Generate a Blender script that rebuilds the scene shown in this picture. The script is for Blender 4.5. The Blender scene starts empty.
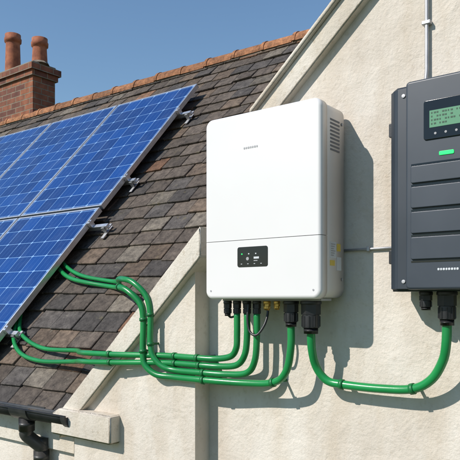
import bpy, bmesh, math, random
from mathutils import Vector, Matrix
random.seed(7)
sc=bpy.context.scene
sc.view_settings.view_transform='Standard'; sc.view_settings.look='None'; sc.view_settings.exposure=0
B=math.radians(47.5); CB,SB=math.cos(B),math.sin(B)
EY,EZ=-0.05,2.645
def rp(x,s,h=0.0):
    """point on the main roof slope: x along eave, s up the slope, h off the surface"""
    return Vector((x,EY+s*CB-h*SB,EZ+s*SB+h*CB))
# ------------------------------------------------------------ materials
def newmat(name):
    m=bpy.data.materials.new(name); m.use_nodes=True
    return m,m.node_tree,m.node_tree.nodes['Principled BSDF']
def N(nt,t,**kw):
    n=nt.nodes.new(t)
    for k,v in kw.items(): setattr(n,k,v)
    return n
def noisy(name,c1,c2,rough=0.5,scale=8,detail=4,bump=0.0,bscale=60,metal=0.0,spec=0.5,bdist=0.003):
    m,nt,p=newmat(name)
    tc=N(nt,'ShaderNodeTexCoord')
    n=N(nt,'ShaderNodeTexNoise'); n.inputs['Scale'].default_value=scale; n.inputs['Detail'].default_value=detail
    nt.links.new(tc.outputs['Object'],n.inputs['Vector'])
    r=N(nt,'ShaderNodeValToRGB'); r.color_ramp.elements[0].position=.35; r.color_ramp.elements[1].position=.65
    r.color_ramp.elements[0].color=(*c1,1); r.color_ramp.elements[1].color=(*c2,1)
    nt.links.new(n.outputs['Fac'],r.inputs['Fac']); nt.links.new(r.outputs['Color'],p.inputs['Base Color'])
    p.inputs['Roughness'].default_value=rough; p.inputs['Metallic'].default_value=metal
    p.inputs['Specular IOR Level'].default_value=spec
    if bump>0:
        b=N(nt,'ShaderNodeTexNoise'); b.inputs['Scale'].default_value=bscale; b.inputs['Detail'].default_value=4
        nt.links.new(tc.outputs['Object'],b.inputs['Vector'])
        bm=N(nt,'ShaderNodeBump'); bm.inputs['Strength'].default_value=bump; bm.inputs['Distance'].default_value=bdist
        nt.links.new(b.outputs['Fac'],bm.inputs['Height']); nt.links.new(bm.outputs['Normal'],p.inputs['Normal'])
    return m
def wall_mat(name,dark,light,speck=.5,streak=.75):
    m,nt,p=newmat(name)
    tc=N(nt,'ShaderNodeTexCoord')
    big=N(nt,'ShaderNodeTexNoise'); big.inputs['Scale'].default_value=1.5; big.inputs['Detail'].default_value=6; big.inputs['Roughness'].default_value=.62
    mp=N(nt,'ShaderNodeMapping'); mp.inputs['Scale'].default_value=(1.8,1.8,.8)
    nt.links.new(tc.outputs['Object'],mp.inputs['Vector']); nt.links.new(mp.outputs['Vector'],big.inputs['Vector'])
    r=N(nt,'ShaderNodeValToRGB'); r.color_ramp.elements[0].position=.28; r.color_ramp.elements[1].position=.58
    r.color_ramp.elements[0].color=(*dark,1); r.color_ramp.elements[1].color=(*light,1)
    nt.links.new(big.outputs['Fac'],r.inputs['Fac'])
    st=N(nt,'ShaderNodeTexNoise'); st.inputs['Scale'].default_value=6; st.inputs['Detail'].default_value=5; st.inputs['Distortion'].default_value=.4
    ms=N(nt,'ShaderNodeMapping'); ms.inputs['Scale'].default_value=(1.3,1.3,.25)
    nt.links.new(tc.outputs['Object'],ms.inputs['Vector']); nt.links.new(ms.outputs['Vector'],st.inputs['Vector'])
    rs=N(nt,'ShaderNodeValToRGB'); rs.color_ramp.elements[0].position=.28; rs.color_ramp.elements[1].position=.52
    rs.color_ramp.elements[0].color=(.88,.835,.77,1); rs.color_ramp.elements[1].color=(1,1,1,1)
    nt.links.new(st.outputs['Fac'],rs.inputs['Fac'])
    sp=N(nt,'ShaderNodeTexNoise'); sp.inputs['Scale'].default_value=34; sp.inputs['Detail'].default_value=5; sp.inputs['Roughness'].default_value=.75
    nt.links.new(tc.outputs['Object'],sp.inputs['Vector'])
    r2=N(nt,'ShaderNodeValToRGB'); r2.color_ramp.elements[0].position=.28; r2.color_ramp.elements[1].position=.46
    r2.color_ramp.elements[0].color=(.70,.65,.58,1); r2.color_ramp.elements[1].color=(1,1,1,1)
    nt.links.new(sp.outputs['Fac'],r2.inputs['Fac'])
    m0=N(nt,'ShaderNodeMix',data_type='RGBA',blend_type='MULTIPLY'); m0.inputs['Factor'].default_value=streak
    nt.links.new(r.outputs['Color'],m0.inputs['A']); nt.links.new(rs.outputs['Color'],m0.inputs['B'])
    mx=N(nt,'ShaderNodeMix',data_type='RGBA',blend_type='MULTIPLY'); mx.inputs['Factor'].default_value=speck
    nt.links.new(m0.outputs['Result'],mx.inputs['A']); nt.links.new(r2.outputs['Color'],mx.inputs['B'])
    nt.links.new(mx.outputs['Result'],p.inputs['Base Color'])
    p.inputs['Roughness'].default_value=.95; p.inputs['Specular IOR Level'].default_value=.15
    f=N(nt,'ShaderNodeTexNoise'); f.inputs['Scale'].default_value=95; f.inputs['Detail'].default_value=5; f.inputs['Roughness'].default_value=.65
    g=N(nt,'ShaderNodeTexNoise'); g.inputs['Scale'].default_value=11; g.inputs['Detail'].default_value=4; g.inputs['Distortion'].default_value=.6
    for q in (f,g): nt.links.new(tc.outputs['Object'],q.inputs['Vector'])
    b1=N(nt,'ShaderNodeBump'); b1.inputs['Strength'].default_value=.8; b1.inputs['Distance'].default_value=.0035
    b2=N(nt,'ShaderNodeBump'); b2.inputs['Strength'].default_value=.55; b2.inputs['Distance'].default_value=.012
    nt.links.new(g.outputs['Fac'],b2.inputs['Height']); nt.links.new(f.outputs['Fac'],b1.inputs['Height'])
    nt.links.new(b2.outputs['Normal'],b1.inputs['Normal']); nt.links.new(b1.outputs['Normal'],p.inputs['Normal'])
    return m
def tile_mat(name,attr='tcol',lich=.7):
    m,nt,p=newmat(name)
    tc=N(nt,'ShaderNodeTexCoord')
    a=N(nt,'ShaderNodeAttribute',attribute_name=attr)
    n=N(nt,'ShaderNodeTexNoise'); n.inputs['Scale'].default_value=22; n.inputs['Detail'].default_value=7; n.inputs['Roughness'].default_value=.78
    nt.links.new(tc.outputs['Object'],n.inputs['Vector'])
    r=N(nt,'ShaderNodeValToRGB'); r.color_ramp.elements[0].position=.32; r.color_ramp.elements[1].position=.68
    r.color_ramp.elements[0].color=(.36,.34,.33,1); r.color_ramp.elements[1].color=(1.6,1.55,1.45,1)
    nt.links.new(n.outputs['Fac'],r.inputs['Fac'])
    mx=N(nt,'ShaderNodeMix',data_type='RGBA',blend_type='MULTIPLY'); mx.inputs['Factor'].default_value=1
    nt.links.new(a.outputs['Color'],mx.inputs['A']); nt.links.new(r.outputs['Color'],mx.inputs['B'])
    l=N(nt,'ShaderNodeTexNoise'); l.inputs['Scale'].default_value=9; l.inputs['Detail'].default_value=8; l.inputs['Roughness'].default_value=.9
    nt.links.new(tc.outputs['Object'],l.inputs['Vector'])
    lr=N(nt,'ShaderNodeValToRGB'); lr.color_ramp.elements[0].position=.585; lr.color_ramp.elements[1].position=.64
    nt.links.new(l.outputs['Fac'],lr.inputs['Fac'])
    lc=N(nt,'ShaderNodeTexNoise'); lc.inputs['Scale'].default_value=2.5
    nt.links.new(tc.outputs['Object'],lc.inputs['Vector'])
    lcr=N(nt,'ShaderNodeValToRGB'); lcr.color_ramp.elements[0].position=.45; lcr.color_ramp.elements[1].position=.58
    lcr.color_ramp.elements[0].color=(.24,.225,.18,1); lcr.color_ramp.elements[1].color=(.15,.125,.055,1)
    nt.links.new(lc.outputs['Fac'],lcr.inputs['Fac'])
    m2=N(nt,'ShaderNodeMix',data_type='RGBA'); nt.links.new(lcr.outputs['Color'],m2.inputs['B'])
    sc_=N(nt,'ShaderNodeMath',operation='MULTIPLY'); sc_.inputs[1].default_value=lich
    nt.links.new(lr.outputs['Color'],sc_.inputs[0]); nt.links.new(sc_.outputs[0],m2.inputs['Factor'])
    nt.links.new(mx.outputs['Result'],m2.inputs['A']); nt.links.new(m2.outputs['Result'],p.inputs['Base Color'])
    p.inputs['Roughness'].default_value=.85; p.inputs['Specular IOR Level'].default_value=.3
    f=N(nt,'ShaderNodeTexNoise'); f.inputs['Scale'].default_value=42; f.inputs['Detail'].default_value=6
    nt.links.new(tc.outputs['Object'],f.inputs['Vector'])
    b=N(nt,'ShaderNodeBump'); b.inputs['Strength'].default_value=.9; b.inputs['Distance'].default_value=.009
    nt.links.new(f.outputs['Fac'],b.inputs['Height']); nt.links.new(b.outputs['Normal'],p.inputs['Normal'])
    return m
def brick_mat():
    m,nt,p=newmat('chimney_brick')
    tc=N(nt,'ShaderNodeTexCoord')
    sx=N(nt,'ShaderNodeSeparateXYZ'); nt.links.new(tc.outputs['Object'],sx.inputs[0])
    ad=N(nt,'ShaderNodeMath',operation='ADD'); nt.links.new(sx.outputs['X'],ad.inputs[0]); nt.links.new(sx.outputs['Y'],ad.inputs[1])
    cb=N(nt,'ShaderNodeCombineXYZ'); nt.links.new(ad.outputs[0],cb.inputs['X']); nt.links.new(sx.outputs['Z'],cb.inputs['Y'])
    br=N(nt,'ShaderNodeTexBrick'); br.inputs['Scale'].default_value=1; br.inputs['Brick Width'].default_value=.175; br.inputs['Row Height'].default_value=.062
    br.inputs['Mortar Size'].default_value=.006; br.inputs['Color1'].default_value=(.25,.088,.042,1); br.inputs['Color2'].default_value=(.11,.040,.028,1)
    br.inputs['Mortar'].default_value=(.20,.155,.11,1); br.inputs['Mortar Smooth'].default_value=.2
    nt.links.new(cb.outputs[0],br.inputs['Vector'])
    n=N(nt,'ShaderNodeTexNoise'); n.inputs['Scale'].default_value=14; n.inputs['Detail'].default_value=5
    nt.links.new(tc.outputs['Object'],n.inputs['Vector'])
    mx=N(nt,'ShaderNodeMix',data_type='RGBA',blend_type='OVERLAY'); mx.inputs['Factor'].default_value=.7
    nt.links.new(br.outputs['Color'],mx.inputs['A']); nt.links.new(n.outputs['Fac'],mx.inputs['B']); nt.links.new(mx.outputs['Result'],p.inputs['Base Color'])
    b=N(nt,'ShaderNodeBump',invert=True); b.inputs['Strength'].default_value=.8; b.inputs['Distance'].default_value=.008
    nt.links.new(br.outputs['Fac'],b.inputs['Height']); nt.links.new(b.outputs['Normal'],p.inputs['Normal'])
    p.inputs['Roughness'].default_value=.9
    return m
PW,PL=0.915,1.475
def cell_mat():
    """monocrystalline cells: 6 x 10 grid with clipped corners and bus bars, in the panel's own coordinates"""
    m,nt,p=newmat('solar_cells')
    tc=N(nt,'ShaderNodeTexCoord'); sx=N(nt,'ShaderNodeSeparateXYZ'); nt.links.new(tc.outputs['Object'],sx.inputs[0])
    def M(op,a,b=None,c=None):
        n=N(nt,'ShaderNodeMath',operation=op)
        for i,v in enumerate((a,b,c)):
            if v is None: continue
            if isinstance(v,(int,float)): n.inputs[i].default_value=v
            else: nt.links.new(v,n.inputs[i])
        return n.outputs[0]
    cw=(PW-.05)/6; cl=(PL-.05)/10
    u=M('DIVIDE',M('ADD',sx.outputs['X'],(PW-.05)/2+10*cw),cw); v=M('DIVIDE',M('ADD',sx.outputs['Y'],(PL-.05)/2+10*cl),cl)
    fu=M('ABSOLUTE',M('SUBTRACT',M('FRACT',u),.5)); fv=M('ABSOLUTE',M('SUBTRACT',M('FRACT',v),.5))
    g1=M('GREATER_THAN',fu,.487); g2=M('GREATER_THAN',fv,.487); g3=M('GREATER_THAN',M('ADD',fu,fv),.91)
    gap=M('MAXIMUM',M('MAXIMUM',g1,g2),g3)
    bus=M('GREATER_THAN',M('ABSOLUTE',M('SUBTRACT',M('FRACT',M('MULTIPLY',u,3)),.5)),.478)
    cu=M('FLOOR',u); cv=M('FLOOR',v)
    cc=N(nt,'ShaderNodeCombineXYZ'); nt.links.new(cu,cc.inputs[0]); nt.links.new(cv,cc.inputs[1])
    wn=N(nt,'ShaderNodeTexWhiteNoise'); nt.links.new(cc.outputs[0],wn.inputs['Vector'])
    r=N(nt,'ShaderNodeValToRGB'); r.color_ramp.elements[0].color=(.002,.022,.125,1); r.color_ramp.elements[1].color=(.003,.046,.225,1)
    nt.links.new(wn.outputs['Value'],r.inputs['Fac'])
    m1=N(nt,'ShaderNodeMix',data_type='RGBA'); m1.inputs['B'].default_value=(.08,.20,.45,1)
    nt.links.new(M('MULTIPLY',bus,.5),m1.inputs['Factor']); nt.links.new(r.outputs['Color'],m1.inputs['A'])
    m2=N(nt,'ShaderNodeMix',data_type='RGBA'); m2.inputs['B'].default_value=(.22,.38,.62,1)
    nt.links.new(gap,m2.inputs['Factor']); nt.links.new(m1.outputs['Result'],m2.inputs['A'])
    d=N(nt,'ShaderNodeTexNoise'); d.inputs['Scale'].default_value=5; d.inputs['Detail'].default_value=6; d.inputs['Roughness'].default_value=.7
    nt.links.new(tc.outputs['Object'],d.inputs['Vector'])
    m3=N(nt,'ShaderNodeMix',data_type='RGBA'); m3.inputs['B'].default_value=(.20,.25,.33,1)
    nt.links.new(M('MULTIPLY',M('MAXIMUM',M('SUBTRACT',d.outputs['Fac'],.47),0.0),.45),m3.inputs['Factor']); nt.links.new(m2.outputs['Result'],m3.inputs['A'])
    nt.links.new(m3.outputs['Result'],p.inputs['Base Color'])
    p.inputs['Specular IOR Level'].default_value=.8
    nt.links.new(M('MULTIPLY_ADD',d.outputs['Fac'],.20,-.03),p.inputs['Roughness'])
    return m
M_wall=wall_mat('render_wall',(.52,.452,.375),(.672,.618,.548))
M_verge=wall_mat('verge_render',(.50,.44,.365),(.64,.59,.515),.8)
M_tile=tile_mat('roof_tile'); M_ridge=tile_mat('ridge_tile',lich=.4)
M_brick=brick_mat()
M_mortar=noisy('roof_mortar',(.16,.13,.10),(.26,.22,.17),.95,20,5,.5,60)
M_pot=noisy('terracotta',(.22,.07,.035),(.38,.13,.06),.85,16,5,.4,60)
M_alu=noisy('aluminium_frame',(.62,.63,.65),(.74,.75,.77),.35,30,3,metal=.85)
M_cell=cell_mat()
M_back=noisy('panel_backsheet',(.05,.05,.055),(.07,.07,.075),.6)
M_white=noisy('white_powder_coat',(.69,.675,.665),(.72,.705,.695),.40,2.2,3,.06,900,bdist=.001)
M_white2=noisy('white_side_coat',(.68,.67,.665),(.71,.70,.695),.42,4,3,.06,900,bdist=.001)
M_seam=noisy('seam_shadow_gap',(.12,.12,.13),(.18,.18,.19),.8)
M_dark=noisy('anthracite_coat',(.024,.032,.043),(.032,.041,.054),.45,5,3,.12,700,bdist=.001)
M_dark2=noisy('anthracite_cover',(.030,.039,.052),(.040,.050,.065),.42,5,3,.12,700,bdist=.001)
M_black=noisy('black_plastic',(.012,.012,.013),(.022,.022,.024),.4,20,3,.1,200)
M_gloss=noisy('black_glass',(.006,.007,.008),(.009,.010,.011),.12)
M_gutter=noisy('black_gutter_plastic',(.014,.015,.017),(.045,.044,.042),.42,9,5)
M_green=noisy('green_conduit',(.008,.185,.048),(.013,.250,.066),.30,5,4,.06,90)
M_green2=noisy('green_clip',(.004,.12,.03),(.006,.15,.04),.45)
M_grey=noisy('grey_print',(.30,.30,.31),(.36,.36,.37),.6)
M_light=noisy('light_print',(.52,.54,.56),(.60,.62,.64),.6)
M_yel=noisy('yellow_label',(.62,.45,.06),(.70,.52,.10),.6)
M_steel=noisy('galvanised_steel',(.36,.36,.37),(.50,.50,.51),.5,25,5,metal=.6)
M_brass=noisy('brass',(.55,.35,.08),(.65,.42,.12),.35,20,2,metal=.8)
def glow(name,col,em,st):
    m,nt,p=newmat(name); p.inputs['Base Color'].default_value=(*col,1); p.inputs['Roughness'].default_value=.25
    p.inputs['Emission Color'].default_value=(*em,1); p.inputs['Emission Strength'].default_value=st
    return m
M_lcd=glow('lcd_backlight',(.10,.22,.13),(.18,.55,.28),.14)
M_seg=noisy('lcd_segments',(.015,.05,.025),(.02,.06,.03),.4)
M_led=glow('led_green',(.02,.6,.12),(.03,1,.18),.9)
M_grass=noisy('grass_ground',(.045,.075,.025),(.09,.12,.045),.95,1.5,8,.4,30)
# ------------------------------------------------------------ mesh helpers
def obj(name,bm,mat,parent=None,smooth=False):
    me=bpy.data.meshes.new(name); bm.to_mesh(me); bm.free()
    if smooth:
        for p in me.polygons: p.use_smooth=True
    o=bpy.data.objects.new(name,me); sc.collection.objects.link(o)
    if mat: me.materials.append(mat)
    if parent: o.parent=parent
    return o
def empty(name,loc=(0,0,0)):
    e=bpy.data.objects.new(name,None); e.empty_display_size=.1; sc.collection.objects.link(e)
    return e
def autos(o):
    w=o.modifiers.new('wn','WEIGHTED_NORMAL'); w.keep_sharp=True
def box(name,a,b,mat,parent=None,bev=0.0,seg=3):
    bm=bmesh.new(); bmesh.ops.create_cube(bm,size=1)
    a=Vector(a); b=Vector(b); c=(a+b)/2; d=b-a
    for v in bm.verts: v.co=Vector((v.co.x*abs(d.x)+c.x,v.co.y*abs(d.y)+c.y,v.co.z*abs(d.z)+c.z))
    if bev>0:
        bmesh.ops.bevel(bm,geom=bm.edges[:]+bm.verts[:],offset=bev,segments=seg,profile=.5,affect='EDGES')
    o=obj(name,bm,mat,parent,smooth=bev>0)
    if bev>0: autos(o)
    return o
def prism(name,prof,y0,y1,mat,parent=None,bev=0,axis='Y'):
    bm=bmesh.new()
    def P(p,d): return (p[0],d,p[1]) if axis=='Y' else (d,p[0],p[1])
    f=[bm.verts.new(P(p,y0)) for p in prof]; g=[bm.verts.new(P(p,y1)) for p in prof]
    bm.faces.new(f); bm.faces.new(g[::-1])
    n=len(prof)
    for i in range(n): bm.faces.new((f[i],g[i],g[(i+1)%n],f[(i+1)%n]))
    bmesh.ops.recalc_face_normals(bm,faces=bm.faces)
    if bev: bmesh.ops.bevel(bm,geom=bm.edges[:],offset=bev,segments=2,affect='EDGES')
    o=obj(name,bm,mat,parent,smooth=bool(bev))
    if bev: autos(o)
    return o
def rprism(name,x0,x1,z0,z1,r,yf,yb,mat,parent,bev=.004,seg=6):
    """box with rounded corners in the wall plane"""
    pr=[]
    for cx,cz,a0 in ((x1-r,z1-r,0),(x0+r,z1-r,90),(x0+r,z0+r,180),(x1-r,z0+r,270)):
        for k in range(seg+1):
            a=math.radians(a0+90*k/seg); pr.append((cx+r*math.cos(a),cz+r*math.sin(a)))
    bm=bmesh.new()
    f=[bm.verts.new((p[0],yf,p[1])) for p in pr]; g=[bm.verts.new((p[0],yb,p[1])) for p in pr]
    F=bm.faces.new(f); bm.faces.new(g[::-1]); n=len(pr)
    for i in range(n): bm.faces.new((f[i],g[i],g[(i+1)%n],f[(i+1)%n]))
    bmesh.ops.recalc_face_normals(bm,faces=bm.faces)
    if bev:
        es=[e for e in bm.edges if all(abs(v.co.y-yf)<1e-6 for v in e.verts)]
        bmesh.ops.bevel(bm,geom=es,offset=bev,segments=4,profile=.5,affect='EDGES')
    o=obj(name,bm,mat,parent,smooth=True); autos(o); return o
def cover(name,x0,x1,z0,z1,r,yf,yb,mat,parent,edge,top=True,seg=8):
    """pressed cover shell: outline with rounded corners only at the top (or bottom) end, rolled front edge"""
    def outline(ins):
        X0,X1=x0+ins,x1-ins; rr=max(r-ins,.002)
        if top:
            Zt,Zb=z1-ins,z0; pr=[(X0,Zb),(X1,Zb)]
            for cx,cz,a0 in ((X1-rr,Zt-rr,0),(X0+rr,Zt-rr,90)):
                for k in range(seg+1):
                    a=math.radians(a0+90*k/seg); pr.append((cx+rr*math.cos(a),cz+rr*math.sin(a)))
        else:
            Zt,Zb=z1,z0+ins; pr=[(X1,Zt),(X0,Zt)]
            for cx,cz,a0 in ((X0+rr,Zb+rr,180),(X1-rr,Zb+rr,270)):
                for k in range(seg+1):
                    a=math.radians(a0+90*k/seg); pr.append((cx+rr*math.cos(a),cz+rr*math.sin(a)))
        return pr
    bm=bmesh.new(); rings=[]
    lv=[(0,yb)]+[(edge*(1-math.cos(math.pi/2*k/5)),yf+edge*(1-math.sin(math.pi/2*k/5))) for k in range(6)]
    for ins,y in lv: rings.append([bm.verts.new((p[0],y,p[1])) for p in outline(ins)])
    for a,b in zip(rings,rings[1:]):
        n=len(a)
        for i in range(n): bm.faces.new((a[i],a[(i+1)%n],b[(i+1)%n],b[i]))
    bm.faces.new(rings[0][::-1]); bm.faces.new(rings[-1])
    bmesh.ops.recalc_face_normals(bm,faces=bm.faces)
    o=obj(name,bm,mat,parent,smooth=True)
    me=o.data; zc=z0 if top else z1
    for e in me.edges:
        va,vb=[me.vertices[i].co for i in e.vertices]
        if abs(va.z-zc)<1e-6 and abs(vb.z-zc)<1e-6: e.use_edge_sharp=True
    autos(o); return o
def catmull(pts,k=8):
    P=[Vector(p) for p in pts]; P=[2*P[0]-P[1]]+P+[2*P[-1]-P[-2]]; out=[]
    for i in range(1,len(P)-2):
        p0,p1,p2,p3=P[i-1:i+3]
        for j in range(k):
            t=j/k
            out.append(.5*((2*p1)+(p2-p0)*t+(2*p0-5*p1+4*p2-p3)*t*t+(3*p1-p0-3*p2+p3)*t**3))
    out.append(P[-2]); return out
def tube_bm(bm,path,r,sides=14,mi=0,caps=True):
    rings=[]; up=None
    for i,p in enumerate(path):
        d=(path[min(i+1,len(path)-1)]-path[max(i-1,0)]).normalized()
        if up is None: up=d.orthogonal().normalized()
        up=(up-d*up.dot(d)).normalized(); w=d.cross(up)
        rings.append([bm.verts.new(p+r*(math.cos(2*math.pi*k/sides)*up+math.sin(2*math.pi*k/sides)*w)) for k in range(sides)])
    for a,b in zip(rings,rings[1:]):
        for k in range(sides):
            f=bm.faces.new((a[k],a[(k+1)%sides],b[(k+1)%sides],b[k])); f.material_index=mi; f.smooth=True
    if caps:
        bm.faces.new(rings[0][::-1]).material_index=mi; bm.faces.new(rings[-1]).material_index=mi
def tube(name,pts,r,mat,parent=None,smooth=True,k=8,sides=16,clips=(),clipmat=None,foot=None):
    path=catmull(pts,k) if smooth else [Vector(p) for p in pts]
    bm=bmesh.new(); tube_bm(bm,path,r,sides)
    for c in clips:
        c=Vector(c); i=min(range(len(path)),key=lambda q:(path[q]-c).length)
        i=max(1,min(i,len(path)-2)); d=(path[i+1]-path[i-1]).normalized()
        tube_bm(bm,[path[i]-d*.007,path[i]+d*.007],r*1.25,sides,1)
        q=path[i]; yw=-.001 if q.x>-1.65 else -.09          # saddle foot runs back to the wall face
        if q.x>-2.2 and yw>q.y: tube_bm(bm,[q,Vector((q.x,yw,q.z))],r*.4,8,1)
    bmesh.ops.recalc_face_normals(bm,faces=bm.faces)
    o=obj(name,bm,mat,parent)
    if clipmat: o.data.materials.append(clipmat)
    return o
def cyl(name,a,b,r,mat,parent=None,sides=24,r2=None,bev=0):
    a=Vector(a); b=Vector(b); d=(b-a); bm=bmesh.new()
    bmesh.ops.create_cone(bm,segments=sides,radius1=r,radius2=r if r2 is None else r2,depth=d.length,cap_ends=True)
    if bev:
        es=[e for e in bm.edges if abs(e.verts[0].co.z-e.verts[1].co.z)<1e-6]
        bmesh.ops.bevel(bm,geom=es,offset=bev,segments=2,affect='EDGES')
    q=d.to_track_quat('Z','Y').to_matrix().to_4x4(); q.translation=(a+b)/2
    bm.transform(q)
    o=obj(name,bm,mat,parent,smooth=sides>8)
    if sides>8: autos(o)
    return o
# ------------------------------------------------------------ rake geometry of the rendered gable
RK=[(-2.60,2.552),(-1.66,3.435),(-1.432,3.951),(0.55,5.709)]
def rake_x(z):
    for (x0,z0),(x1,z1) in zip(RK,RK[1:]):
        if z<=z1: return x0+(x1-x0)*(z-z0)/(z1-z0)
    return RK[-1][0]
house=empty('rendered_house')
gable=[(-1.66,0)]+[(-1.66,3.42),(-1.40,3.90),(0.55,5.66),(3.0,3.50),(3.0,0)]
prism('gable_wall',gable,0.0,4.6,M_wall,house)
prism('gable_pier',[(-1.659,0),(-1.659,3.38),(-2.40,2.69),(-2.40,0)],-0.09,0.5,M_wall,house)
prism('main_wall',[(-9.5,0),(-9.5,2.60),(-2.401,2.60),(-2.401,0)],0.0,4.7,M_wall,house)
prism('lower_verge',[(-1.60,3.489),(-2.47,2.672),(-2.47,2.550),(-1.60,3.367)],-0.13,0.10,M_verge,house,bev=.006)
prism('upper_verge',[(-1.440,3.885),(0.55,5.670),(0.55,5.565),(-1.37,3.846)],-0.035,0.06,M_verge,house,bev=.005)
prism('upper_verge_drip',[(-1.422,3.921),(0.55,5.690),(0.55,5.668),(-1.422,3.899)],-0.055,0.09,M_verge,house,bev=.004)
prism('right_verge',[(0.56,5.690),(3.2,3.37),(3.2,3.26),(0.56,5.57)],-0.035,0.06,M_verge,house,bev=.005)
prism('kneeler',[(-2.50,2.575),(-2.50,2.668),(-2.44,2.70),(-2.09,2.70),(-2.09,2.575)],-0.15,0.05,M_verge,house,bev=.008)
prism('wing_roof_left',[(-2.45,2.66),(-1.66,3.42),(-1.42,3.90),(0.55,5.69),(0.55,5.63),(-1.38,3.84),(-1.60,3.40),(-2.45,2.60)],0.10,4.7,M_pot,house)
prism('wing_roof_right',[(0.56,5.69),(3.2,3.39),(3.2,3.33),(0.56,5.63)],0.06,4.7,M_pot,house)
RL=3.57
prism('roof_deck',[(0.02,2.68),(2.36,5.235),(4.75,2.62),(4.75,2.56),(0.02,2.60)],-9.4,-0.2,M_back,house,axis='X')
# ------------------------------------------------------------ roof tiles (real overlapping tiles)
def tilecol():
    r=random.random()
    if r<.46: c=(.088,.073,.063)
    elif r<.74: c=(.068,.062,.060)
    elif r<.90: c=(.112,.085,.066)
    elif r<.97: c=(.130,.115,.098)
    else: c=(.15,.085,.055)
    k=random.uniform(.75,1.25); return (c[0]*k,c[1]*k,c[2]*k,1)
bm=bmesh.new(); lay=bm.loops.layers.float_color.new('tcol')
gauge=.134; tw=.185
nrow=int(RL/gauge)+1
for i in range(nrow):
    s0=-0.02+i*gauge
    off=(tw/2 if i%2 else 0)+random.uniform(-.02,.02)
    x=-9.3+off
    while x<-0.9:
        w=tw*random.choice((1,1,1,.93,1.05)); zc=EZ+(s0+.1)*SB
        if x+w*.3>rake_x(zc): break
        s1=min(s0+gauge*1.55,RL+.01)
        g=.002+random.random()*.003; lift=random.uniform(-.002,.007); j=random.uniform(-.010,.010); sk=random.uniform(-.006,.006)
        h0=.021+lift; h1=.002; th=.016
        c=tilecol()
        P=[rp(x+g,s0+j,h0),rp(x+w-g,s0+j+sk,h0+random.uniform(-.003,.003)),rp(x+w-g,s1,h1),rp(x+g,s1,h1)]
        Q=[rp(x+g,s0+j,h0-th),rp(x+w-g,s0+j+sk,h0-th),rp(x+w-g,s1,h1-th),rp(x+g,s1,h1-th)]
        vt=[bm.verts.new(p) for p in P]; vb=[bm.verts.new(p) for p in Q]
        fs=[bm.faces.new(vt),bm.faces.new(vb[::-1])]
        for k in range(4): fs.append(bm.faces.new((vt[k],vb[k],vb[(k+1)%4],vt[(k+1)%4])))
        for f in fs:
            for l in f.loops: l[lay]=c
        x+=w
bmesh.ops.recalc_face_normals(bm,faces=bm.faces)
o=obj('roof_tiles',bm,M_tile,house)
bv=o.modifiers.new('bev','BEVEL'); bv.width=.003; bv.segments=1
prism('rear_slope',[(2.36,5.27),(4.85,2.56),(4.85,2.53),(2.36,5.24)],-9.4,-0.2,M_pot,house,axis='X')
# ridge tiles
bm=bmesh.new(); lay=bm.loops.layers.float_color.new('tcol')
rc=rp(0,RL,0); x=-9.3
while x<-1.3:
    L=.30; k_=random.uniform(.65,1.1); c=(.29*k_,.135*k_,.068*k_,1); dz=random.uniform(-.006,.006); R=.080+random.uniform(-.003,.003)
    rings=[]
    for xx,rr in ((x+.006,R+.006),(x+.035,R+.006),(x+.036,R),(x+L-.004,R-.004)):
        rings.append([bm.verts.new((xx,rc.y+rr*math.cos(a)*1.05,rc.z-.045+dz+rr*math.sin(a)*1.1)) for a in [math.pi*k/12 for k in range(13)]])
    fs=[]
    for a_,b_ in zip(rings,rings[1:]):
        for k in range(12): fs.append(bm.faces.new((a_[k],a_[k+1],b_[k+1],b_[k])))
    fs.append(bm.faces.new(rings[0])); fs.append(bm.faces.new(rings[-1]))
    for f in fs:
        for l in f.loops: l[lay]=c
    x+=L
bmesh.ops.recalc_face_normals(bm,faces=bm.faces)
obj('ridge_tiles',bm,M_ridge,house)
box('ridge_mortar',(-9.3,rc.y-.070,rc.z-.10),(-1.4,rc.y+.070,rc.z-.008),M_mortar,house)
box('fascia',(-9.3,-.028,2.46),(-2.48,-.002,2.625),M_verge,house)
gut=empty('roof_gutter')
bm=bmesh.new(); gy,gz,gr=-.118,2.665,.050
def halfring(x,r): return [bm.verts.new((x,gy-r*math.cos(math.pi*k/14),gz-r*math.sin(math.pi*k/14))) for k in range(15)]
o1,o2,i1,i2=halfring(-9.2,gr),halfring(-2.37,gr),halfring(-9.2,gr-.004),halfring(-2.37,gr-.004)
for k in range(14):
    bm.faces.new((o1[k],o1[k+1],o2[k+1],o2[k])).smooth=True; bm.faces.new((i1[k],i2[k],i2[k+1],i1[k+1])).smooth=True
for k in (0,14): bm.faces.new((o1[k],o2[k],i2[k],i1[k]))
bm.faces.new(o2[:]) ; bm.faces.new(o1[::-1])
bmesh.ops.recalc_face_normals(bm,faces=bm.faces)
obj('gutter_channel',bm,M_gutter,gut)
def gbracket(nm,x,w=.03):
    bm=bmesh.new(); R1,R2=gr+.003,gr+.009
    A=[[bm.verts.new((xx,gy-r*math.cos(math.pi*k/14),gz+.004-r*math.sin(math.pi*k/14))) for k in range(15)] for xx,r in ((x,R1),(x,R2),(x+w,R2),(x+w,R1))]
    for q in range(4):
        a,b=A[q],A[(q+1)%4]
        for k in range(14): bm.faces.new((a[k],a[k+1],b[k+1],b[k]))
    for k in (0,14): bm.faces.new([a[k] for a in A])
    bmesh.ops.recalc_face_normals(bm,faces=bm.faces); obj(nm,bm,M_gutter,gut)
gbracket('end_collar',-2.395); gbracket('outlet_collar',-2.80,.14)
for q,xx in enumerate((-3.35,-4.1,-4.9,-5.7)): gbracket('bracket_%d'%q,xx)
tube('rolled_lip',[(-9.2,gy-gr,gz+.003),(-2.37,gy-gr,gz+.003)],.006,M_gutter,gut,smooth=False)
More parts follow.
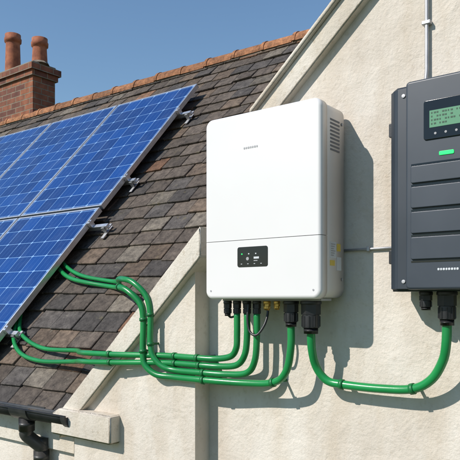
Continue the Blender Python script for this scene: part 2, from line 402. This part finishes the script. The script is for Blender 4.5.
tube('downpipe',[(-2.73,gy,2.62),(-2.73,gy,2.56),(-2.735,gy+.005,2.53),(-2.70,-.06,2.47),(-2.705,-.05,2.44),(-2.705,-.05,2.30),(-2.705,-.05,0.05)],.033,M_gutter,gut,sides=20)
cyl('outlet_socket',(-2.73,gy,2.62),(-2.73,gy,2.555),.039,M_gutter,gut)
cyl('pipe_socket',(-2.705,-.05,2.45),(-2.705,-.05,2.385),.039,M_gutter,gut)
# ------------------------------------------------------------ chimney
ch=empty('brick_chimney')
box('stack',(-6.80,2.30,4.3),(-6.09,2.60,5.70),M_brick,ch)
box('corbel_lower',(-6.825,2.275,5.70),(-6.065,2.625,5.76),M_brick,ch)
box('corbel_upper',(-6.85,2.25,5.76),(-6.04,2.65,5.83),M_brick,ch)
box('flaunching',(-6.81,2.29,5.83),(-6.08,2.61,5.865),M_mortar,ch,bev=.012)
def pot(nm,x,y,z0,z1,r):
    bm=bmesh.new(); prof=[(r*.98,z0),(r*.86,z1-.12),(r*.86,z1-.095),(r*1.02,z1-.09),(r*1.05,z1-.05),(r*.96,z1-.04),(r*.96,z1),(r*.78,z1),(r*.74,z1-.2)]
    rs=[[bm.verts.new((x+a*math.cos(2*math.pi*k/24),y+a*math.sin(2*math.pi*k/24),z)) for k in range(24)] for a,z in prof]
    for a,b in zip(rs,rs[1:]):
        for k in range(24): bm.faces.new((a[k],a[(k+1)%24],b[(k+1)%24],b[k])).smooth=True
    bm.faces.new(rs[-1]); bmesh.ops.recalc_face_normals(bm,faces=bm.faces)
    obj(nm,bm,M_pot,ch)
    cyl(nm+'_inside',(x,y,z1-.06),(x,y,z1-.05),r*.74,M_black,ch)
    cyl(nm+'_collar',(x,y,5.855),(x,y,5.90),r*1.25,M_mortar,ch,r2=r*1.0)
pot('pot_a',-6.69,2.45,5.85,6.345,.095); pot('pot_b',-6.17,2.45,5.85,6.17,.092)
# ------------------------------------------------------------ solar panels
rot=Matrix.Rotation(B,4,'X')
def panel(xr,s0):
    c=rp(xr-PW/2,s0+PL/2,.12)
    e=empty('solar_panel'); e.matrix_world=Matrix.Translation(c)@rot
    w,l=PW/2,PL/2; f=.014
    def lb(nm,a,b,mat,bev=0): return box(nm,a,b,mat,e,bev,1)
    lb('glass_and_cells',(-w+f,-l+f,-.010),(w-f,l-f,-.002),M_cell)
    lb('backsheet',(-w+f,-l+f,-.016),(w-f,l-f,-.0105),M_back)
    lb('frame_left',(-w,-l,-.036),(-w+f,l,0),M_alu,.0012); lb('frame_right',(w-f,-l,-.036),(w,l,0),M_alu,.0012)
    lb('frame_bottom',(-w+f,-l,-.036),(w-f,-l+f,-.0003),M_alu,.001); lb('frame_top',(-w+f,l-f,-.036),(w-f,l,-.0003),M_alu,.001)
for r_,s0 in ((0,1.51),(1,.015)):
    for k in range(4): panel(-3.33-k*.93,s0)
rails=empty('panel_mounting_rails')
def rbox(nm,x0,x1,s0,s1,h0,h1,mat,bev=.001):
    bm=bmesh.new(); bmesh.ops.create_cube(bm,size=1)
    for v in bm.verts: v.co=rp(x0 if v.co.x<0 else x1,s0 if v.co.y<0 else s1,h0 if v.co.z<0 else h1)
    o=obj(nm,bm,mat,rails); b=o.modifiers.new('b','BEVEL'); b.width=bev; return o
for i,s in enumerate((.42,1.34,1.82,2.62)):
    xe={0:-3.24,1:-3.17,2:-3.25,3:-3.21}[i]
    rbox('rail_%d'%i,-7.0,xe,s-.014,s+.014,.052,.083,M_alu)
    rbox('end_clamp_%d'%i,-3.325,-3.300,s-.018,s+.018,.0835,.124,M_alu)
    rbox('clamp_bolt_%d'%i,-3.316,-3.306,s-.005,s+.005,.124,.131,M_steel)
    for q,x in enumerate((xe-.04,-4.3,-5.4,-6.4)):
        rbox('hook_foot_%d_%d'%(i,q),x-.014,x+.014,s-.07,s+.05,.026,.032,M_steel)
        rbox('hook_leg_%d_%d'%(i,q),x-.014,x+.014,s-.022,s-.016,.032,.075,M_steel)
    rbox('splice_%d'%i,xe-.01,xe+.010,s-.008,s+.03,.057,.066,M_steel)
# ------------------------------------------------------------ white inverter
wi=empty('white_solar_inverter')
X0,X1,Z0,Z1=-1.520,-1.033,3.203,3.862
box('wall_bracket',(X0+.06,-.03,Z0+.1),(X1-.06,-.001,Z1-.06),M_steel,wi)
rprism('rear_body',X0+.004,X1-.004,Z0+.004,Z1-.004,.030,-.150,-.03,M_white2,wi,bev=.003)
rprism('cover_gap',X0+.009,X1-.009,Z0+.009,Z1-.009,.026,-.158,-.1495,M_seam,wi,bev=0)
ZS=3.412
cover('front_cover_upper',X0,X1,ZS+.0010,Z1,.030,-.195,-.153,M_white,wi,.013,top=True)
cover('front_cover_lower',X0,X1,Z0,ZS-.0010,.030,-.195,-.153,M_white,wi,.013,top=False)
box('front_seam_back',(X0+.012,-.192,ZS-.003),(X1-.012,-.156,ZS+.003),M_seam,wi)
rprism('display_window',-1.370,-1.240,3.316,3.387,.008,-.1965,-.190,M_gloss,wi,bev=.0008)
for i in range(3): box('status_led_%d'%i,(-1.352+i*.030,-.1973,3.360),(-1.347+i*.030,-.196,3.364),M_light if i else M_led,wi)
box('display_lines',(-1.298,-.1973,3.344),(-1.276,-.196,3.351),M_light,wi)
box('display_line_b',(-1.298,-.1973,3.336),(-1.282,-.196,3.339),M_grey,wi)
cyl('touch_button',(-1.325,-.1973,3.345),(-1.325,-.196,3.345),.006,M_grey,wi)
for i in range(4): box('button_dot_%d'%i,(-1.354+i*.028,-.1973,3.326),(-1.348+i*.028,-.196,3.328),M_light,wi)
def print_strip(nm,x,z,h,y,mat,par,ws,gap):
    """small illegible printed strip, as in the photo"""
    for i,w_ in enumerate(ws):
        rprism('%s_%d'%(nm,i),x,x+w_,z,z+h,min(h,w_)*.3,y-.0006,y+.001,mat,par,bev=0,seg=2); x+=w_+gap
print_strip('printed_strip',-1.343,3.731,.0075,-.195,M_grey,wi,(.007,.006,.008,.006,.0065,.008,.006),.0022)
xs=X1-.004
for i in range(9):
    box('side_vent_%d'%i,(xs-.002,-.125,3.700+i*.0125),(xs+.0012,-.062,3.7055+i*.0125),M_seam,wi)
box('rating_label',(xs-.001,-.128,3.34),(xs+.001,-.085,3.395),M_light,wi)
box('warning_label_a',(xs-.001,-.128,3.315),(xs+.001,-.095,3.333),M_yel,wi)
box('warning_label_b',(xs-.001,-.080,3.365),(xs+.001,-.055,3.39),M_yel,wi)
box('label_c',(xs-.001,-.080,3.30),(xs+.001,-.050,3.345),M_light,wi)
for i in range(6): box('label_text_%d'%i,(xs+.0011,-.122,3.348+i*.0075),(xs+.0016,-.122+.018+.012*((i*7)%3)/2,3.351+i*.0075),M_grey,wi)
for i,z in enumerate((3.27,3.80)):
    cyl('side_screw_%d'%i,(xs,-.045,z),(xs+.003,-.045,z),.005,M_grey,wi)
for i,(x,z) in enumerate(((X0+.028,Z0+.03),(X1-.028,Z0+.03))): cyl('front_screw_%d'%i,(x,-.194,z),(x,-.1958,z),.0035,M_grey,wi)
def gland(nm,x,y,z,r,L,par,mat=M_black):
    cyl(nm+'_flange',(x,y,z),(x,y,z-.012),r*1.18,mat,par,sides=24,bev=.0015)
    cyl(nm+'_hex',(x,y,z-.012),(x,y,z-.012-L*.35),r*1.08,mat,par,sides=6)
    cyl(nm+'_body',(x,y,z-.012-L*.35),(x,y,z-.012-L*.8),r*.96,mat,par,sides=20,bev=.001)
    for q in range(10):
        a=2*math.pi*q/10; cx,cy=x+r*.95*math.cos(a),y+r*.95*math.sin(a)
        cyl('%s_grip_%d'%(nm,q),(cx,cy,z-.012-L*.40),(cx,cy,z-.012-L*.76),r*.11,mat,par,sides=6)
    cyl(nm+'_ring',(x,y,z-.012-L*.8),(x,y,z-.012-L),r*.80,mat,par,sides=20)
box('connector_plate',(X0+.04,-.140,Z0-.006),(X1-.03,-.07,Z0+.002),M_grey,wi)
for i,x in enumerate((-1.480,-1.436,-1.390,-1.346)): gland('small_gland_%d'%i,x,-.11,Z0-.006,.014,.045,wi)
gland('brass_gland',-1.305,-.105,Z0-.006,.012,.022,wi,M_brass)
gland('brass_gland_b',-1.262,-.105,Z0-.006,.010,.020,wi,M_brass)
gland('gland_ac',-1.200,-.11,Z0-.006,.024,.078,wi)
gland('gland_main',-1.120,-.11,Z0-.006,.031,.100,wi)
tube('antenna_lead',[(-1.372,-.125,3.19),(-1.370,-.135,3.13),(-1.355,-.14,3.085),(-1.325,-.14,3.075),(-1.303,-.125,3.11),(-1.300,-.108,3.15),(-1.305,-.105,3.18)],.0045,M_black,wi)
tube('lead_b',[(-1.480,-.11,3.16),(-1.478,-.11,3.145),(-1.47,-.10,3.135),(-1.45,-.09,3.15),(-1.445,-.08,3.20)],.004,M_black,wi)
# ------------------------------------------------------------ dark inverter
di=empty('dark_solar_inverter')
DX0,DX1,DZ0,DZ1=-.828,-.20,3.226,3.850
box('wall_bracket',(DX0+.08,-.03,DZ0+.1),(DX1-.08,-.001,DZ1-.06),M_steel,di)
def chbody(nm,x0,x1,z0,z1,yb,ym,yf,ch_,mat,bev=.006):
    bm=bmesh.new(); sec=[(x0,yb),(x0,ym),(x0+ch_,yf),(x1-ch_,yf),(x1,ym),(x1,yb)]
    a=[bm.verts.new((p[0],p[1],z0)) for p in sec]; b=[bm.verts.new((p[0],p[1],z1)) for p in sec]
    bm.faces.new(a); bm.faces.new(b[::-1])
    for i in range(6): bm.faces.new((a[i],b[i],b[(i+1)%6],a[(i+1)%6]))
    bmesh.ops.recalc_face_normals(bm,faces=bm.faces)
    bmesh.ops.bevel(bm,geom=bm.edges[:],offset=bev,segments=3,affect='EDGES')
    o=obj(nm,bm,mat,di,smooth=True); autos(o)
chbody('body',DX0,DX1,DZ0,DZ1,-.03,-.12,-.150,.030,M_dark,.008)
rprism('front_cover',DX0+.082,DX1-.082,DZ0+.004,DZ1-.006,.012,-.200,-.149,M_dark2,di,bev=.008)
cx0,cx1=DX0+.100,DX1-.100
zs=[3.596,3.535,3.462,3.388,3.312]
for i in range(4):
    rprism('rib_%d'%i,cx0,cx1,zs[i+1]+.006,zs[i]-.004,.006,-.207,-.198,M_dark2,di,bev=.003)
for i,z in enumerate(zs): box('rib_groove_%d'%i,(cx0,-.2008,z-.0025),(cx1,-.199,z+.0025),M_gloss,di)
rprism('display_bezel',-.690,-.455,3.662,3.776,.008,-.2035,-.198,M_gloss,di,bev=.002)
box('lcd',(-.672,-.2045,3.696),(-.565,-.203,3.745),M_lcd,di)
for r_ in range(4):
    for k in range((12,8,11,6)[r_]):
        if (k*3+r_)%5==4: continue
        box('lcd_char_%d_%d'%(r_,k),(-.667+k*.008,-.2052,3.7355-r_*.0105),(-.6622+k*.008+.0012*((k*5)%3-1),-.2044,3.7400-r_*.0105),M_seg,di)
for k in range(4): cyl('key_%d'%k,(-.655+k*.03,-.2045,3.678),(-.655+k*.03,-.203,3.678),.0035,M_grey,di)
for k in range(3): box('key_label_%d'%k,(-.555,-.2045,3.70+k*.018),(-.535,-.203,3.704+k*.018),M_light,di)
rprism('led_bar',-.645,-.603,3.614,3.625,.003,-.2025,-.198,M_led,di,bev=.0005)
print_strip('printed_strip',-.650,3.285,.0065,-.2002,M_light,di,(.006,.005,.0065,.005,.006,.0065,.005,.006),.002)
for i,(x,z) in enumerate(((DX0+.056,DZ1-.03),(DX0+.056,DZ0+.03),(DX1-.056,DZ1-.03),(DX1-.056,DZ0+.03))): cyl('screw_%d'%i,(x,-.149,z),(x,-.1530,z),.0055,M_steel,di)
for i,z in enumerate((3.735,3.335)):
    rprism('side_latch_%d'%i,DX0-.012,DX0+.01,z-.022,z+.022,.004,-.105,-.06,M_black,di,bev=.002)
for i in range(4): gland('gland_%d'%i,(-.722,-.657,-.50,-.42)[i],-.10,DZ0,(.018,.026,.022,.022)[i],(.045,.09,.05,.05)[i],di)
# ------------------------------------------------------------ green conduits
G=M_green; G2=M_green2; R=.0122
def rc_(x,s,h=.050):
    p=rp(x,s,h); return (p.x,p.y,p.z)
n1,n2,n3,n4=2.974,2.946,2.918,2.890
yb=-.112
tube('green_conduit',[(-1.120,-.11,3.10),(-1.122,-.10,3.03),(-1.118,-.075,2.967),(-1.085,-.06,2.922),(-1.02,-.055,2.912),(-.89,-.055,2.910),(-.78,-.06,2.919),(-.715,-.07,2.955),(-.675,-.085,3.015),(-.660,-.098,3.07),(-.657,-.10,3.14)],.0145,G,clips=[(-1.03,-.055,2.912),(-.78,-.06,2.919)],clipmat=G2)
tube('green_conduit',[(-1.200,-.11,3.12),(-1.201,-.11,3.03),(-1.225,-.105,2.945),(-1.29,-.09,2.902),(-1.42,-.09,n4),(-1.60,yb,n4),(-1.76,yb,n4),(-1.84,-.125,n4+.006),(-1.893,-.135,2.935),(-1.902,-.137,3.00),(-1.902,-.135,3.12),(-1.915,-.14,3.185),(-1.975,-.15,3.236),(-2.05,-.13,3.256),(-2.20,.0,3.262),(-2.70,.45,3.270),rc_(-3.02,.85),rc_(-3.22,.90),rc_(-3.40,.99),rc_(-3.55,1.08)],.0135,G,clips=[(-1.29,-.09,2.905),(-1.60,yb,n4),(-1.902,-.135,3.12),(-1.902,-.13,2.99),(-2.05,-.13,3.262)],clipmat=G2)
tube('green_conduit',[(-1.346,-.11,3.15),(-1.346,-.11,3.07),(-1.355,-.11,2.98),(-1.40,-.10,2.930),(-1.50,-.10,n3),(-1.60,yb,n3),(-1.74,yb,n3),(-1.80,-.125,n3+.012),(-1.845,-.135,2.97),(-1.860,-.137,3.03),(-1.862,-.135,3.14),(-1.880,-.14,3.215),(-1.945,-.15,3.272),(-2.03,-.13,3.290),(-2.20,.0,3.294),(-2.70,.45,3.302),rc_(-3.02,.89),rc_(-3.22,.95),rc_(-3.40,1.04),rc_(-3.55,1.13)],R,G,clips=[(-1.60,yb,n3),(-1.862,-.135,3.14),(-1.86,-.13,3.02)],clipmat=G2)
tube('green_conduit',[(-1.390,-.11,3.15),(-1.390,-.11,3.07),(-1.400,-.11,3.00),(-1.445,-.10,2.957),(-1.53,-.10,n2),(-1.62,yb,n2),(-1.80,yb,n2-.001),(-2.04,-.145,n2-.012),(-2.22,-.145,n2-.020),(-2.38,-.08,2.915),(-2.58,.045,2.892),rc_(-2.90,.262),rc_(-3.12,.30),rc_(-3.29,.40),rc_(-3.40,.55)],R,G,clips=[(-1.62,yb,n2),(-2.10,-.14,n2-.015),(-1.76,yb,n2)],clipmat=G2)
tube('green_conduit',[(-1.436,-.11,3.15),(-1.436,-.11,3.07),(-1.440,-.11,3.02),(-1.475,-.10,2.987),(-1.55,-.10,n1),(-1.63,yb,n1),(-1.80,yb,n1),(-2.04,-.145,n1-.006),(-2.24,-.14,n1-.010),(-2.40,-.06,2.955),(-2.60,.08,2.944),rc_(-2.94,.345),rc_(-3.15,.395),rc_(-3.30,.47),rc_(-3.42,.60)],R,G,clips=[(-1.63,yb,n1),(-2.10,-.14,n1-.008),(-1.76,yb,n1)],clipmat=G2)
# thin wall conduits
wc=empty('wall_conduit')
tube('vertical_run',[(-.752,-.012,5.0),(-.752,-.012,3.93),(-.752,-.025,3.88),(-.752,-.06,3.84)],.0062,M_steel,wc,smooth=False,sides=12)
for i,z in enumerate((4.085,4.6)): box('saddle_%d'%i,(-.766,-.021,z-.006),(-.738,-.001,z+.006),M_steel,wc,bev=.002)
wc2=empty('wall_conduit')
tube('horizontal_run',[(-1.06,-.008,3.372),(-.80,-.008,3.374)],.0045,M_steel,wc2,smooth=False,sides=12)
box('saddle',(-.960,-.015,3.365),(-.950,-.001,3.381),M_steel,wc2,bev=.002)
# ------------------------------------------------------------ ground
bm=bmesh.new(); bmesh.ops.create_grid(bm,x_segments=2,y_segments=2,size=400); obj('ground',bm,M_grass)
# ------------------------------------------------------------ light, sky, camera
sd=Vector((-.5,-1.0,.9)).normalized()
w=bpy.data.worlds.new('World'); sc.world=w; w.use_nodes=True; nt=w.node_tree
sk=nt.nodes.new('ShaderNodeTexSky'); sk.sky_type='NISHITA'; sk.sun_disc=False
sk.sun_elevation=math.asin(sd.z); sk.sun_rotation=math.atan2(sd.x,sd.y)%(2*math.pi)
sk.air_density=1.5; sk.dust_density=0.0; sk.ozone_density=6.0
bg=nt.nodes['Background']; bg.inputs['Strength'].default_value=.125
nt.links.new(sk.outputs['Color'],bg.inputs['Color'])
L=bpy.data.lights.new('sun','SUN'); L.energy=5.0; L.angle=math.radians(.5); L.color=(1,.945,.875)
lo=bpy.data.objects.new('sun',L); sc.collection.objects.link(lo); lo.rotation_euler=(-sd).to_track_quat('-Z','Y').to_euler(); lo.location=(-3,-6,9)
cam=bpy.data.cameras.new('camera'); co=bpy.data.objects.new('camera',cam); sc.collection.objects.link(co); sc.camera=co
co.location=(0,-2.02,3.2); co.rotation_euler=(math.radians(90),0,math.atan2(.610,.793))
cam.lens=50.24; cam.sensor_width=36; cam.shift_y=70/460; cam.clip_start=.05; cam.clip_end=2000
